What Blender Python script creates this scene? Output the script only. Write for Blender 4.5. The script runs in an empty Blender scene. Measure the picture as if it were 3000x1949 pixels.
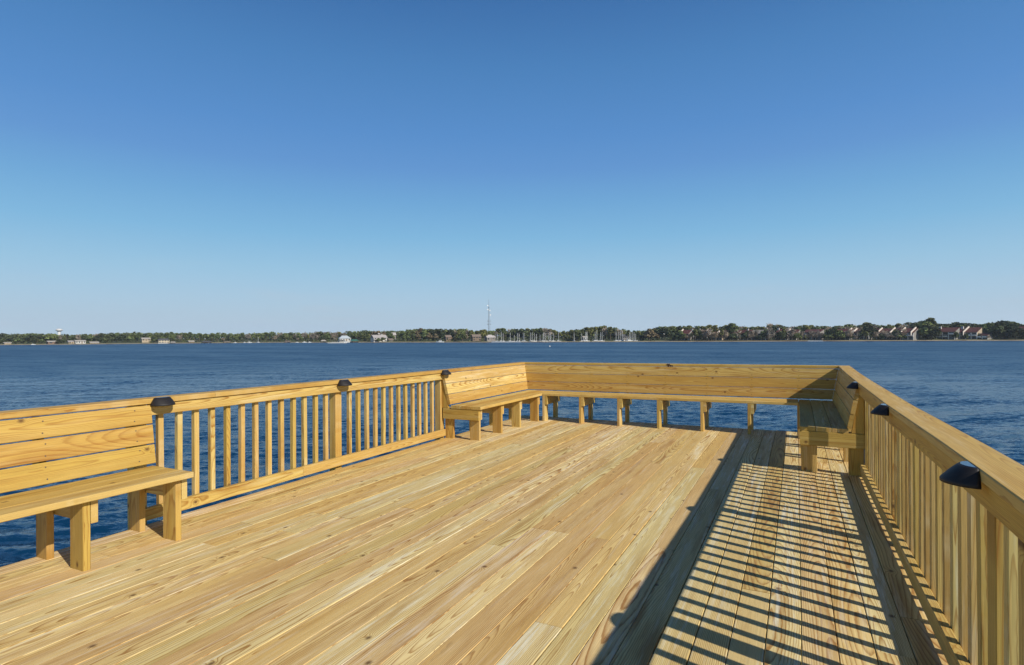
import bpy, math, random
import numpy as np
from mathutils import Vector, Matrix

random.seed(7)
rng = np.random.default_rng(7)
C = bpy.context.scene.collection
R = math.radians

# ------------------------------------------------------------------ camera
W, H, F = 3000.0, 1949.0, 1674.5            # photograph size and focal length in its pixels
CX, CY, EYE = 1500.0, 989.16, 1.336
YAW, ROLL = 0.46214, 0.006
cy_, sy_ = math.cos(YAW), math.sin(YAW)
fw = Vector((-sy_, cy_, 0)); rt = Vector((cy_, sy_, 0)); dn = Vector((0, 0, -1))
r3 = rt * math.cos(ROLL) + dn * math.sin(ROLL)
d3 = dn * math.cos(ROLL) - rt * math.sin(ROLL)
cam = bpy.data.cameras.new('camera'); co = bpy.data.objects.new('camera', cam); C.objects.link(co)
m = Matrix((r3, -d3, -fw)).transposed().to_4x4(); m.translation = (0, 0, EYE); co.matrix_world = m
cam.sensor_fit = 'HORIZONTAL'; cam.sensor_width = 36; cam.lens = 36 * F / W
cam.shift_y = (CY - H / 2) / W; cam.clip_start = 0.05; cam.clip_end = 6000
bpy.context.scene.camera = co

# ------------------------------------------------------------------ sky, sun, exposure
SUN = Vector((1.38, -0.40, 1.0)).normalized()
SUN_EL = math.asin(SUN.z); SUN_AZ = math.atan2(SUN.x, SUN.y)
wd = bpy.data.worlds.new('World'); bpy.context.scene.world = wd; wd.use_nodes = True
nt = wd.node_tree; nt.nodes.clear()
sky = nt.nodes.new('ShaderNodeTexSky'); sky.sky_type = 'NISHITA'; sky.sun_disc = False
sky.sun_elevation = SUN_EL; sky.sun_rotation = SUN_AZ
sky.altitude = 0; sky.air_density = 1.0; sky.dust_density = 0.2; sky.ozone_density = 4.0
SKY = 0.105
bg = nt.nodes.new('ShaderNodeBackground'); bg.inputs[1].default_value = SKY
wo = nt.nodes.new('ShaderNodeOutputWorld')
# colour grade of the sky by elevation (sine): deep clear winter blue above, darkened beyond the view to cut fill in shadows, pale blue-grey at the horizon
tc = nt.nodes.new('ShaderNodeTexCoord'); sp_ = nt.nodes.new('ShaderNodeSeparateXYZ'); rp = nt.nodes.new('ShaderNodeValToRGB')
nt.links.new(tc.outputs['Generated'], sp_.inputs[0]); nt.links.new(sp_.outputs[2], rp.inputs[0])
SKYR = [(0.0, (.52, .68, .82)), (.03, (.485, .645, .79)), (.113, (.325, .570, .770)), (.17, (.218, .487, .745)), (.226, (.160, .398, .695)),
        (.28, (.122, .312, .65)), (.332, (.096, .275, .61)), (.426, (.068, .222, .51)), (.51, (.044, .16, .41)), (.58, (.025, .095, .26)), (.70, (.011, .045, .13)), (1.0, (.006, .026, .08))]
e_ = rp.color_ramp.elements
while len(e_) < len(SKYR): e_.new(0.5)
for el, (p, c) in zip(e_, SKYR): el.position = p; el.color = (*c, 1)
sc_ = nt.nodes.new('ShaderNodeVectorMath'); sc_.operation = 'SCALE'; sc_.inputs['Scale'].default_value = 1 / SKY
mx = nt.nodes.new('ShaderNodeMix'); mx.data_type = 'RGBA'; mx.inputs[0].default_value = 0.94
mp_ = nt.nodes.new('ShaderNodeMapping'); mp_.inputs['Scale'].default_value = (5, 5, 46)
wn_ = nt.nodes.new('ShaderNodeTexNoise'); wn_.inputs['Scale'].default_value = 1.0; wn_.inputs['Detail'].default_value = 5; wn_.inputs['Roughness'].default_value = 0.6
wr_ = nt.nodes.new('ShaderNodeValToRGB'); wr_.color_ramp.elements[0].position = 0.55; wr_.color_ramp.elements[1].position = 0.80
wl_ = nt.nodes.new('ShaderNodeMapRange'); wl_.inputs[1].default_value = 0.14; wl_.inputs[2].default_value = 0.03; wl_.inputs[3].default_value = 0.0; wl_.inputs[4].default_value = 0.35
wm_ = nt.nodes.new('ShaderNodeMath'); wm_.operation = 'MULTIPLY'
wx_ = nt.nodes.new('ShaderNodeMix'); wx_.data_type = 'RGBA'; wx_.inputs[7].default_value = (.55, .58, .66, 1)
nt.links.new(tc.outputs['Generated'], mp_.inputs[0]); nt.links.new(mp_.outputs[0], wn_.inputs['Vector']); nt.links.new(wn_.outputs[0], wr_.inputs[0])
nt.links.new(sp_.outputs[2], wl_.inputs[0]); nt.links.new(wr_.outputs[0], wm_.inputs[0]); nt.links.new(wl_.outputs[0], wm_.inputs[1])
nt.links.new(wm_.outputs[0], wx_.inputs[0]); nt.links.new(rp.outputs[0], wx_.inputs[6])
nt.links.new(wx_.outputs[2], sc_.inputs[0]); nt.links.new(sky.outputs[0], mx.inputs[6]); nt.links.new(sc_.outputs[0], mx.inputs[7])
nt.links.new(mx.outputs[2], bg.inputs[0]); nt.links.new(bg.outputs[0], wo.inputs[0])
sl = bpy.data.lights.new('sun', 'SUN'); sl.energy = 5.0; sl.angle = R(0.53); sl.color = (1.0, 0.93, 0.82)
so = bpy.data.objects.new('sun', sl); C.objects.link(so); so.rotation_euler = SUN.to_track_quat('Z', 'Y').to_euler()
so.location = (20, -6, 15)
vs = bpy.context.scene.view_settings
vs.view_transform = 'Standard'; vs.look = 'None'; vs.gamma = 1; vs.exposure = 0.0; vs.use_curve_mapping = False
bpy.context.scene.cycles.diffuse_bounces = 2

# ------------------------------------------------------------------ node helper
class NB:
    def __init__(s, name):
        s.m = bpy.data.materials.new(name); s.m.use_nodes = True
        s.t = s.m.node_tree; s.t.nodes.clear()
        s.out = s.t.nodes.new('ShaderNodeOutputMaterial')
        s.p = s.t.nodes.new('ShaderNodeBsdfPrincipled'); s.t.links.new(s.p.outputs[0], s.out.inputs[0])
    def set(s, sock, v):
        if isinstance(v, bpy.types.NodeSocket): s.t.links.new(v, sock)
        else:
            if hasattr(sock.default_value, '__len__') and not hasattr(v, '__len__'): v = [v] * len(sock.default_value)
            if hasattr(v, '__len__') and len(sock.default_value) == 4 and len(v) == 3: v = (*v, 1)
            sock.default_value = v
    def n(s, typ, out=0, props=None, **kw):
        nd = s.t.nodes.new(typ)
        for k, v in (props or {}).items(): setattr(nd, k, v)
        for k, v in kw.items():
            key = int(k[1:]) if k[0] == 'i' and k[1:].isdigit() else k.replace('_', ' ')
            s.set(nd.inputs[key], v)
        return nd.outputs[out]
    def m2(s, op, a, b=0.0, c=None):
        kw = dict(i0=a, i1=b)
        if c is not None: kw['i2'] = c
        return s.n('ShaderNodeMath', props={'operation': op}, **kw)
    def vm(s, op, a, b=(0, 0, 0)):
        return s.n('ShaderNodeVectorMath', props={'operation': op}, i0=a, i1=b)
    def scale(s, a, k):
        nd = s.t.nodes.new('ShaderNodeVectorMath'); nd.operation = 'SCALE'
        s.set(nd.inputs[0], a); s.set(nd.inputs['Scale'], k); return nd.outputs[0]
    def mix(s, f, a, b, bt='MIX'):
        nd = s.t.nodes.new('ShaderNodeMix'); nd.data_type = 'RGBA'; nd.blend_type = bt
        s.set(nd.inputs[0], f); s.set(nd.inputs[6], a); s.set(nd.inputs[7], b); return nd.outputs[2]
    def sep(s, v): 
        nd = s.t.nodes.new('ShaderNodeSeparateXYZ'); s.set(nd.inputs[0], v); return nd.outputs
    def comb(s, x=0, y=0, z=0):
        nd = s.t.nodes.new('ShaderNodeCombineXYZ')
        for i, v in enumerate((x, y, z)): s.set(nd.inputs[i], v)
        return nd.outputs[0]
    def noise(s, v, scale=1.0, detail=2.0, rough=0.5, out=0):
        return s.n('ShaderNodeTexNoise', out=out, Vector=v, Scale=scale, Detail=detail, Roughness=rough)
    def ramp(s, f, stops, interp='LINEAR'):
        nd = s.t.nodes.new('ShaderNodeValToRGB'); s.set(nd.inputs[0], f)
        e = nd.color_ramp.elements; nd.color_ramp.interpolation = interp
        while len(e) < len(stops): e.new(0.5)
        for el, (p, c) in zip(e, stops):
            el.position = p; el.color = (*c, 1) if hasattr(c, '__len__') else (c, c, c, 1)
        return nd.outputs[0]

def simple(name, col, rough=0.6, metal=0.0, var=0.0, vscale=3.0):
    b = NB(name)
    if var:
        nz = b.noise(b.n('ShaderNodeTexCoord', out=3), vscale, 4, 0.6)
        c2 = [min(1, c * (1 + var)) for c in col]; c1 = [c * (1 - var) for c in col]
        b.set(b.p.inputs['Base Color'], b.mix(nz, c1, c2))
    else: b.set(b.p.inputs['Base Color'], col)
    b.p.inputs['Roughness'].default_value = rough; b.p.inputs['Metallic'].default_value = metal
    return b.m

# ------------------------------------------------------------------ wood
def wood(name, honey, pale, late, grey, blotch=0.5, ringd=0.0050, rough=0.72, lat=0.20):
    b = NB(name)
    wp = b.n('ShaderNodeAttribute', out=1, props={'attribute_name': 'wp'})
    wid = b.n('ShaderNodeAttribute', out=0, props={'attribute_name': 'wid'})
    oi = b.n('ShaderNodeObjectInfo', out=5)
    o3 = b.comb(b.m2('MULTIPLY', oi, 31.7), b.m2('MULTIPLY', oi, 57.1), b.m2('MULTIPLY', oi, 13.3))
    off = b.vm('ADD', b.scale(wid, 37.0), o3)
    rs = b.sep(wid)
    u, v, w = b.sep(wp)[:3]
    n1 = b.noise(b.vm('ADD', b.comb(b.m2('MULTIPLY', u, 0.42), b.m2('MULTIPLY', v, 1.5), 0), off), 1, 1.5)
    n2 = b.noise(b.vm('ADD', b.comb(b.m2('MULTIPLY', u, 4.0), b.m2('MULTIPLY', v, 16), b.m2('MULTIPLY', w, 16)), off), 1, 3, 0.6)
    d = b.m2('ADD', b.m2('MULTIPLY_ADD', b.m2('MULTIPLY', rs[0], rs[0]), 0.30, 0.010), b.m2('MULTIPLY', b.m2('SUBTRACT', n1, 0.5), 0.17))
    vv = b.m2('ADD', b.m2('SUBTRACT', v, b.m2('MULTIPLY', b.m2('SUBTRACT', rs[1], 0.5), 0.20)),
              b.m2('MULTIPLY', b.m2('SUBTRACT', n2, 0.5), 0.016))
    # knots: sparse points in the board's own plane
    kc = b.vm('ADD', b.comb(b.m2('MULTIPLY', u, 1.9), b.m2('MULTIPLY', v, 7.0), 0), off)
    vor = b.t.nodes.new('ShaderNodeTexVoronoi'); vor.voronoi_dimensions = '2D'; vor.inputs['Scale'].default_value = 1
    b.t.links.new(kc, vor.inputs['Vector'])
    kd = b.n('ShaderNodeVectorMath', out=1, props={'operation': 'LENGTH'},
             i0=b.vm('MULTIPLY', b.vm('SUBTRACT', vor.outputs['Position'], b.vm('MULTIPLY', kc, (1, 1, 0))), (1 / 2.6, 1 / 7.0, 0)))
    gate = b.m2('LESS_THAN', b.sep(vor.outputs['Color'])[0], 0.20)
    kn = b.m2('MULTIPLY', gate, b.m2('EXPONENT', b.m2('MULTIPLY', b.m2('MULTIPLY', kd, kd), -1900.0)))
    wd_ = b.m2('ADD', w, d)
    rr = b.m2('SQRT', b.m2('ADD', b.m2('MULTIPLY', vv, vv), b.m2('MULTIPLY', wd_, wd_)))
    ring = b.m2('ADD', b.m2('DIVIDE', rr, b.m2('MULTIPLY', b.m2('MULTIPLY_ADD', rs[1], 0.8, 0.62), ringd)), b.m2('ADD', b.m2('MULTIPLY', kn, 2.6), b.m2('MULTIPLY', b.m2('SUBTRACT', n2, 0.5), 0.9)))
    f = b.m2('FRACT', ring)
    lt = b.ramp(f, [(0, 0.05), (0.3, 0.0), (0.66, 0.30), (0.86, 1.0), (0.95, 0.9), (1.0, 0.05)])
    fib = b.noise(b.vm('ADD', b.comb(b.m2('MULTIPLY', u, 6), b.m2('MULTIPLY', v, 210), b.m2('MULTIPLY', w, 210)), off), 1, 2)
    bl = b.noise(b.vm('ADD', b.comb(b.m2('MULTIPLY', u, 0.9), b.m2('MULTIPLY', v, 9), 3.0), off), 1, 3, 0.55)
    pf = b.m2('ADD', rs[2], b.m2('MULTIPLY', b.m2('SUBTRACT', bl, 0.5), 1.6 * blotch))
    early = b.mix(b.n('ShaderNodeClamp', Value=pf), honey, pale)
    big = b.noise(b.vm('ADD', b.comb(b.m2('MULTIPLY', u, 0.5), b.m2('MULTIPLY', v, 1.2), 7.0), off), 1, 2)
    lw = b.m2('MULTIPLY', lt, b.m2('MULTIPLY_ADD', big, 1.0, lat))
    brn = b.ramp(b.noise(b.vm('ADD', b.comb(b.m2('MULTIPLY', u, 1.2), b.m2('MULTIPLY', v, 15), 21.0), off), 1, 4, 0.6), [(0.48, 0), (0.70, 1)])
    lw = b.n('ShaderNodeClamp', Value=b.m2('ADD', lw, b.m2('MULTIPLY', brn, b.m2('MULTIPLY_ADD', rs[0], 0.60, 0.2))))
    col = b.mix(lw, early, late)
    # weathered whitish streaks, then grey dirt specks
    st = b.ramp(b.noise(b.vm('ADD', b.comb(b.m2('MULTIPLY', u, 1.6), b.m2('MULTIPLY', v, 30), 11.0), off), 1, 5, 0.68), [(0.52, 0), (0.66, 1)])
    col = b.mix(b.m2('MULTIPLY', st, b.m2('MULTIPLY', rs[2], 0.85)), col, grey)
    col = b.mix(1.0, col, b.ramp(fib, [(0.25, 0.86), (0.75, 1.10)]), 'MULTIPLY')
    col = b.mix(1.0, col, b.ramp(b.m2('FRACT', b.m2('MULTIPLY', rs[1], 7.31)), [(0.0, (0.93, 0.86, 0.80)), (0.2, (0.97, 0.90, 0.88)), (0.40, (1, 1, 1)), (0.58, (0.94, 0.97, 0.88)), (0.66, (0.97, 0.98, 0.92)), (0.85, (1.06, 1.03, 0.95)), (1.0, (1.08, 1.06, 1.02))]), 'MULTIPLY')
    kr = b.m2('MULTIPLY', gate, b.ramp(kd, [(0.005, 1.0), (0.0095, 0.6), (0.018, 0.0)]))
    col = b.mix(b.m2('MULTIPLY', kr, 0.85), col, (0.10, 0.045, 0.018))
    b.set(b.p.inputs['Base Color'], col)
    b.set(b.p.inputs['Roughness'], b.m2('MULTIPLY_ADD', lt, -0.1, rough))
    b.p.inputs['Specular IOR Level'].default_value = 0.25
    stn = b.m2('MULTIPLY', b.ramp(b.noise(b.vm('ADD', b.comb(b.m2('MULTIPLY', u, 2.2), b.m2('MULTIPLY', v, 10), 33.0), off), 1, 5, 0.7), [(0.66, 0), (0.74, 1)]), 0.5)
    b.set(b.p.inputs['Base Color'], b.mix(stn, col, b.mix(0.5, (0.16, 0.13, 0.10), late)))
    bump = b.n('ShaderNodeBump', Strength=0.35, Distance=0.0012, Height=b.m2('ADD', b.m2('MULTIPLY', lt, 0.5), fib))
    b.set(b.p.inputs['Normal'], bump)
    return b.m

M_DECK = wood('deck_pine', (0.65, 0.455, 0.165), (0.78, 0.635, 0.325), (0.38, 0.205, 0.062), (0.80, 0.74, 0.57), 0.9, lat=0.36)
M_RAIL = wood('rail_pine', (0.53, 0.342, 0.078), (0.66, 0.505, 0.190), (0.34, 0.165, 0.032), (0.70, 0.60, 0.36), 0.7, lat=0.18)

# ------------------------------------------------------------------ mesh builder
class MB:
    def __init__(s): s.v = []; s.f = []; s.wp = []; s.wid = []; s.sm = []
    def bar(s, pts, wv, tv, w, t, c=0.003, s0=0.0, s1=0.0, wid=None, uoff=None):
        """a length of timber along pts; s0/s1 slant the ends along the width"""
        wv = Vector(wv).normalized(); tv = Vector(tv).normalized()
        pts = [Vector(p) for p in pts]; wid = wid if wid is not None else [random.random() for _ in range(3)]
        u = random.uniform(0, 5) if uoff is None else uoff
        a, b = w / 2, t / 2
        cs = [(-a + c, -b), (a - c, -b), (a, -b + c), (a, b - c), (a - c, b), (-a + c, b), (-a, b - c), (-a, -b + c)]
        d = (pts[-1] - pts[0]).normalized()
        flip = wv.cross(tv).dot(d) < 0
        base = len(s.v); n = len(pts)
        for i, p in enumerate(pts):
            if i: u += (pts[i] - pts[i - 1]).length
            sh = s0 if i == 0 else (s1 if i == n - 1 else 0)
            for x, y in cs:
                s.v.append(p + wv * x + tv * y + d * (sh * x)); s.wp.append((u + sh * x, x, y)); s.wid.append((*wid, 1))
        for i in range(n - 1):
            for k in range(8):
                k2 = (k + 1) % 8; q = [base + i * 8 + k, base + i * 8 + k2, base + (i + 1) * 8 + k2, base + (i + 1) * 8 + k]
                s.f.append(q[::-1] if flip else q)
        e0 = [base + k for k in range(8)]; e1 = [base + (n - 1) * 8 + k for k in range(8)]
        s.f.append(e0 if flip else e0[::-1]); s.f.append(e1[::-1] if flip else e1)
    def box(s, c, size, rz=0.0, ry=0.0):
        x, y, z = [k / 2 for k in size]
        M = Matrix.Rotation(rz, 3, 'Z') @ Matrix.Rotation(ry, 3, 'Y'); b = len(s.v)
        for p in ((-x, -y, -z), (x, -y, -z), (x, y, -z), (-x, y, -z), (-x, -y, z), (x, -y, z), (x, y, z), (-x, y, z)):
            s.v.append(M @ Vector(p) + Vector(c))
        for q in ((0, 3, 2, 1), (4, 5, 6, 7), (0, 1, 5, 4), (1, 2, 6, 5), (2, 3, 7, 6), (3, 0, 4, 7)): s.f.append([b + k for k in q])
    def poly(s, pts, faces):
        b = len(s.v); s.v += [Vector(p) for p in pts]; s.f += [[b + k for k in q] for q in faces]
    def tube(s, p0, p1, r0, r1=None, n=8, cap=True):
        p0 = Vector(p0); p1 = Vector(p1); r1 = r0 if r1 is None else r1
        d = (p1 - p0).normalized(); a = d.orthogonal().normalized(); c = d.cross(a); b = len(s.v)
        for p, r in ((p0, r0), (p1, r1)):
            for k in range(n):
                t = 2 * math.pi * k / n; s.v.append(p + (a * math.cos(t) + c * math.sin(t)) * r)
        for k in range(n): s.f.append([b + k, b + (k + 1) % n, b + n + (k + 1) % n, b + n + k])
        if cap: s.f.append([b + k for k in range(n)][::-1]); s.f.append([b + n + k for k in range(n)])
    def loft(s, rings, cap0=True, cap1=True, closed=True):
        b = len(s.v); n = len(rings[0])
        for r in rings: s.v += [Vector(p) for p in r]
        for i in range(len(rings) - 1):
            for k in range(n if closed else n - 1):
                k2 = (k + 1) % n; s.f.append([b + i * n + k, b + i * n + k2, b + (i + 1) * n + k2, b + (i + 1) * n + k])
        if cap0: s.f.append([b + k for k in range(n)][::-1])
        if cap1: s.f.append([b + (len(rings) - 1) * n + k for k in range(n)])
    def mesh(s, name, mat, smooth=False):
        me = bpy.data.meshes.new(name); me.from_pydata([tuple(p) for p in s.v], [], s.f)
        if s.wp:
            at = me.attributes.new('wp', 'FLOAT_VECTOR', 'POINT'); at.data.foreach_set('vector', np.array(s.wp, np.float32).ravel())
            at = me.attributes.new('wid', 'FLOAT_COLOR', 'POINT'); at.data.foreach_set('color', np.array(s.wid, np.float32).ravel())
        if mat: me.materials.append(mat)
        if smooth: me.polygons.foreach_set('use_smooth', [True] * len(me.polygons))
        me.update(); return me
    def build(s, name, mat, parent=None, smooth=False):
        o = bpy.data.objects.new(name, s.mesh(name, mat, smooth)); C.objects.link(o)
        if parent: o.parent = parent
        return o

def tag(o, label=None, cat=None, group=None, kind=None):
    if label: o['label'] = label
    if cat: o['category'] = cat
    if group: o['group'] = group
    if kind: o['kind'] = kind
    return o
def thing(name, label, cat, loc=(0, 0, 0), rz=0.0, group=None):
    o = bpy.data.objects.new(name, None); C.objects.link(o); o.location = loc; o.rotation_euler = (0, 0, rz)
    o.empty_display_size = 0.2
    return tag(o, label, cat, group)
def dup(root, loc, rz=0.0, sc=1.0, label=None, group=None):
    r = root.copy(); C.objects.link(r); r.location = loc; r.rotation_euler = (0, 0, rz)
    r.scale = sc if hasattr(sc, '__len__') else (sc, sc, sc)
    if label: r['label'] = label
    if group: r['group'] = group
    for ch in list(root.children):
        c = ch.copy(); C.objects.link(c); c.parent = r
        for g in list(ch.children):
            d = g.copy(); C.objects.link(d); d.parent = c
    return r

X, Y, Z = Vector((1, 0, 0)), Vector((0, 1, 0)), Vector((0, 0, 1))
SEA = -2.86

# ------------------------------------------------------------------ water
def water():
    a0, a1 = R(90) + YAW - R(78), R(90) + YAW + R(78)
    na = 460; rr = [2.0]
    while rr[-1] < 900: rr.append(rr[-1] * 1.0088 + 0.003)
    rr = np.array(rr + [1600.0, 2400.0]); th = np.linspace(a0, a1, na)
    Rg, T = np.meshgrid(rr, th, indexing='ij')
    x = Rg * np.cos(T); y = Rg * np.sin(T) ; z = np.zeros_like(x)
    wr = np.random.default_rng(3)
    cell = Rg * (th[1] - th[0])
    wind = math.atan2(-0.85, 0.52)
    gust = 0.75 + 0.35 * np.sin(x * 0.11 + 0.7 * np.sin(y * 0.05)) * np.sin(y * 0.07 + 1.0)
    for k in range(64):
        L = 0.18 * (1.2 / 0.18) ** wr.random()
        a = wind + wr.normal(0, 0.38); ph = wr.random() * 6.28
        amp = 0.0115 * L ** 0.85
        fade = np.clip((L / cell - 3.0) / 3.0, 0, 1)
        q = (x * math.cos(a) + y * math.sin(a)) * 2 * math.pi / L + ph
        s_ = np.sin(q)
        z += amp * fade * gust * (s_ + 0.25 * np.cos(2 * q))
    nr = len(rr)
    vs_ = np.stack([x, y, z + SEA], -1).reshape(-1, 3).astype(np.float32)
    i = np.arange(nr - 1)[:, None] * na + np.arange(na - 1)[None, :]
    fc = np.stack([i, i + na, i + na + 1, i + 1], -1).reshape(-1, 4)
    me = bpy.data.meshes.new('water'); me.vertices.add(len(vs_)); me.vertices.foreach_set('co', vs_.ravel())
    me.loops.add(fc.size); me.loops.foreach_set('vertex_index', fc.ravel().astype(np.int32))
    me.polygons.add(len(fc)); me.polygons.foreach_set('loop_start', (np.arange(len(fc)) * 4).astype(np.int32))
    me.polygons.foreach_set('loop_total', np.full(len(fc), 4, np.int32))
    me.polygons.foreach_set('use_smooth', np.ones(len(fc), bool)); me.update(); me.validate()
    b = NB('bay_water')
    pos = b.n('ShaderNodeNewGeometry', out=0); nrm = b.n('ShaderNodeNewGeometry', out=1)
    rot = b.n('ShaderNodeVectorRotate', props={'rotation_type': 'Z_AXIS'}, Vector=pos, Angle=-wind)
    st = b.vm('MULTIPLY', rot, (1.0, 0.30, 1.0))
    def slope(sc, dt): return b.vm('SUBTRACT', b.noise(st, sc, dt, 0.62, out=1), (0.5, 0.5, 0.5))
    patch = b.ramp(b.noise(b.vm('MULTIPLY', b.vm('ADD', pos, (31.0, 7.0, 0)), (0.006, 0.030, 0)), 1, 4, 0.6), [(0.36, 0.80), (0.60, 1.0)])
    sl_ = b.vm('ADD', b.vm('ADD', b.scale(slope(0.36, 4), 1.15), b.scale(slope(4.6, 3), 1.7)), b.scale(slope(16.0, 2), 1.3))
    sl_ = b.vm('MULTIPLY', b.scale(sl_, patch), (1.0, 0.45, 0.0))
    sl_ = b.n('ShaderNodeVectorRotate', props={'rotation_type': 'Z_AXIS'}, Vector=sl_, Angle=wind)
    b.set(b.p.inputs['Normal'], b.vm('NORMALIZE', b.vm('ADD', nrm, sl_)))
    b.set(b.p.inputs['Base Color'], (0.003, 0.033, 0.085))
    dist = b.n('ShaderNodeVectorMath', out=1, props={'operation': 'LENGTH'}, i0=pos)
    b.set(b.p.inputs['Roughness'], b.m2('MULTIPLY', b.n('ShaderNodeMapRange', Value=dist, i1=12.0, i2=120.0, i3=0.13, i4=0.38), patch)); b.p.inputs['IOR'].default_value = 1.333
    me.materials.append(b.m)
    tag(bpy.data.objects.new('water', me), kind='structure')
    C.objects.link(bpy.data.objects['water'])
water()

# ------------------------------------------------------------------ deck
def seam(k): return 0.011 + 0.1403 * k if k >= -10 else -1.392 + 0.1414 * (k + 10)
Y0, Y1 = -1.6, 8.885
def deck():
    mb = MB()
    for k in range(-30, 4):
        xa, xb = seam(k), seam(k + 1); g = 0.0014 + 0.0012 * random.random() if k < -8 else 0.0034 + 0.002 * random.random()
        y = Y0; start = random.uniform(1.0, 5.6)
        ends = []
        yy = Y0 + start
        while yy < Y1 - 0.6:
            ends.append(round(yy / 0.4) * 0.4 + 0.05); yy += random.choice((3.6, 4.2, 4.8, 4.8, 6.0))
        ends.append(Y1 + random.uniform(-0.006, 0.008))
        for e in ends:
            dz = random.uniform(-0.0022, 0.0018)
            ns = max(2, int((e - y) / 0.6)); bow = random.uniform(-0.0012, 0.0012)
            pts = []
            for i in range(ns + 1):
                t = i / ns
                pts.append(((xa + xb) / 2 + bow * math.sin(t * math.pi), y + 0.0006 + (e - y - 0.0012) * t, -0.019 + dz + random.uniform(-0.0005, 0.0005)))
            pal = min(1, max(0, random.gauss(0.52, 0.33)))
            wdt = xb - xa - g
            mb.bar(pts, X, Z, wdt, 0.038, 0.0022, wid=(random.random(), random.random(), pal))
            y = e
    d = mb.build('deck', M_DECK); tag(d, kind='structure')
    jb = MB()
    for i, y in enumerate(np.arange(Y0 + 0.05, Y1, 0.4)): jb.bar([(-4.17, y, -0.135), (0.53, y, -0.135)], Z, Y, 0.184, 0.038)
    for x in (-4.19, 0.55): jb.bar([(x, Y0, -0.136), (x, Y1 - 0.02, -0.136)], Z, X, 0.186, 0.036)
    jb.bar([(-4.17, Y1 - 0.04, -0.137), (0.53, Y1 - 0.04, -0.137)], Z, Y, 0.186, 0.036)
    jb.build('joist_frame', M_RAIL, d)
deck()

# ------------------------------------------------------------------ railings
def capz(y):                                    # the right hand cap sags a little in the middle
    return float(np.interp(y, [-2, 2.3, 2.75, 4.3, 6.3, 7.6, 8.9], [.920, .920, .918, .900, .899, .905, .925]))
def baluster_mesh():
    mb = MB(); mb.bar([(0, 0, 0.048), (0, 0, 0.4), (0, 0, 0.868 - 0.012)], X, Y, 0.040, 0.040, 0.003); return mb.mesh('baluster', M_RAIL)
BAL = [baluster_mesh() for _ in range(14)]
def add_baluster(root, x, y, z=0.0):
    o = bpy.data.objects.new('baluster', random.choice(BAL)); C.objects.link(o); o.parent = root
    o.location = (x, y, z); o.rotation_euler = (random.uniform(-.007, .007), random.uniform(-.003, .003), random.choice((0, R(90), R(180))) + random.uniform(-.05, .05))
def add_post(root, x, y, top):
    mb = MB(); mb.bar([(x, y, -1.4), (x, y, 0.3), (x, y, top)], X, Y, 0.089, 0.089, 0.004); return mb.build('post', M_RAIL, root)

rl = thing('railing', 'long sunlit wooden railing on the left side of the deck with pale balusters', 'railing', (-4.25, 2.5, 0))
rl.location = (0, 0, 0)
mb = MB()
ys = [Y0, 0.2, 2.5, 4.4, 6.4, 7.7, 8.97]
mb.bar([(-4.26, y, 0.889) for y in ys[:3]] + [(-4.26, 3.05, 0.889)], X, Z, 0.140, 0.038, 0.004, wid=(.3, .7, .35))
mb.bar([(-4.26, y, 0.889) for y in (3.052, 4.4, 6.4, 7.7, 8.97)], X, Z, 0.140, 0.038, 0.004, s1=-1.0, wid=(.62, .55, .3))
mb.build('cap_rail', M_RAIL, rl)
mb = MB(); mb.bar([(-4.223, 2.54, 0.8265), (-4.223, 4.5, 0.8265), (-4.223, 6.41, 0.8255)], Z, X, 0.083, 0.036, wid=(.4, .6, .5)); mb.build('top_rail', M_RAIL, rl)
mb = MB(); mb.bar([(-4.219, 2.43, 0.0745), (-4.219, 3.97, 0.0745)], Z, X, 0.089, 0.038, wid=(.8, .5, .4))
mb.bar([(-4.219, 3.972, 0.0745), (-4.219, 6.43, 0.0745)], Z, X, 0.089, 0.038, wid=(.15, .45, .35)); mb.build('bottom_rail', M_RAIL, rl)
for y in (2.495, 4.4875, 6.415): add_post(rl, -4.287, y, 0.868)
for i in range(8): add_baluster(rl, -4.262, 2.648 + 0.1397 * i)
for i in range(5): add_baluster(rl, -4.262, 3.766 + 0.1393 * i)
for i in range(12): add_baluster(rl, -4.262, 4.660 + 0.1402 * i)

rr_ = thing('railing', 'wooden railing on the right side of the deck, its inner face shaded, casting striped shadows', 'railing', (0, 0, 0))
mb = MB()
mb.bar([(0.575, y, capz(y) - 0.019) for y in (Y0, 0.0, 1.2)], X, Z, 0.142, 0.038, 0.004, wid=(.2, .6, .5))
mb.bar([(0.575, y, capz(y) - 0.019) for y in (1.203, 2.2, 2.75, 3.5, 4.3, 5.3, 6.3, 7.0, 7.6, 8.2, 8.97)], X, Z, 0.142, 0.038, 0.004, s1=1.0, wid=(.12, .72, .42))
mb.build('cap_rail', M_RAIL, rr_)
mb = MB(); mb.bar([(0.539, y, capz(y) - 0.0815) for y in (Y0, 1.0, 2.4, 4.3, 5.4, 6.36)], Z, X, 0.086, 0.036, wid=(.33, .4, .0)); mb.build('top_rail', M_RAIL, rr_)
mb = MB(); mb.bar([(0.549, Y0, 0.0745), (0.549, 2.38, 0.0745)], Z, X, 0.089, 0.038, wid=(.5, .6, .4)); mb.bar([(0.549, 2.383, 0.0745), (0.549, 6.28, 0.0745)], Z, X, 0.089, 0.038, wid=(.1, .6, .4)); mb.build('bottom_rail', M_RAIL, rr_)
PR = [-1.5, 0.44, 2.39, 4.335, 6.315]
for y in PR: add_post(rr_, 0.614, y, capz(y) - 0.042)
for a, b_ in zip(PR[:-1], PR[1:]):
    for i in range(13): add_baluster(rr_, 0.590, a + (b_ - a) * (i + 1) / 14.0, -0.012)

M_SCREW = simple('screw_metal', (0.10, 0.07, 0.05), 0.6)
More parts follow.
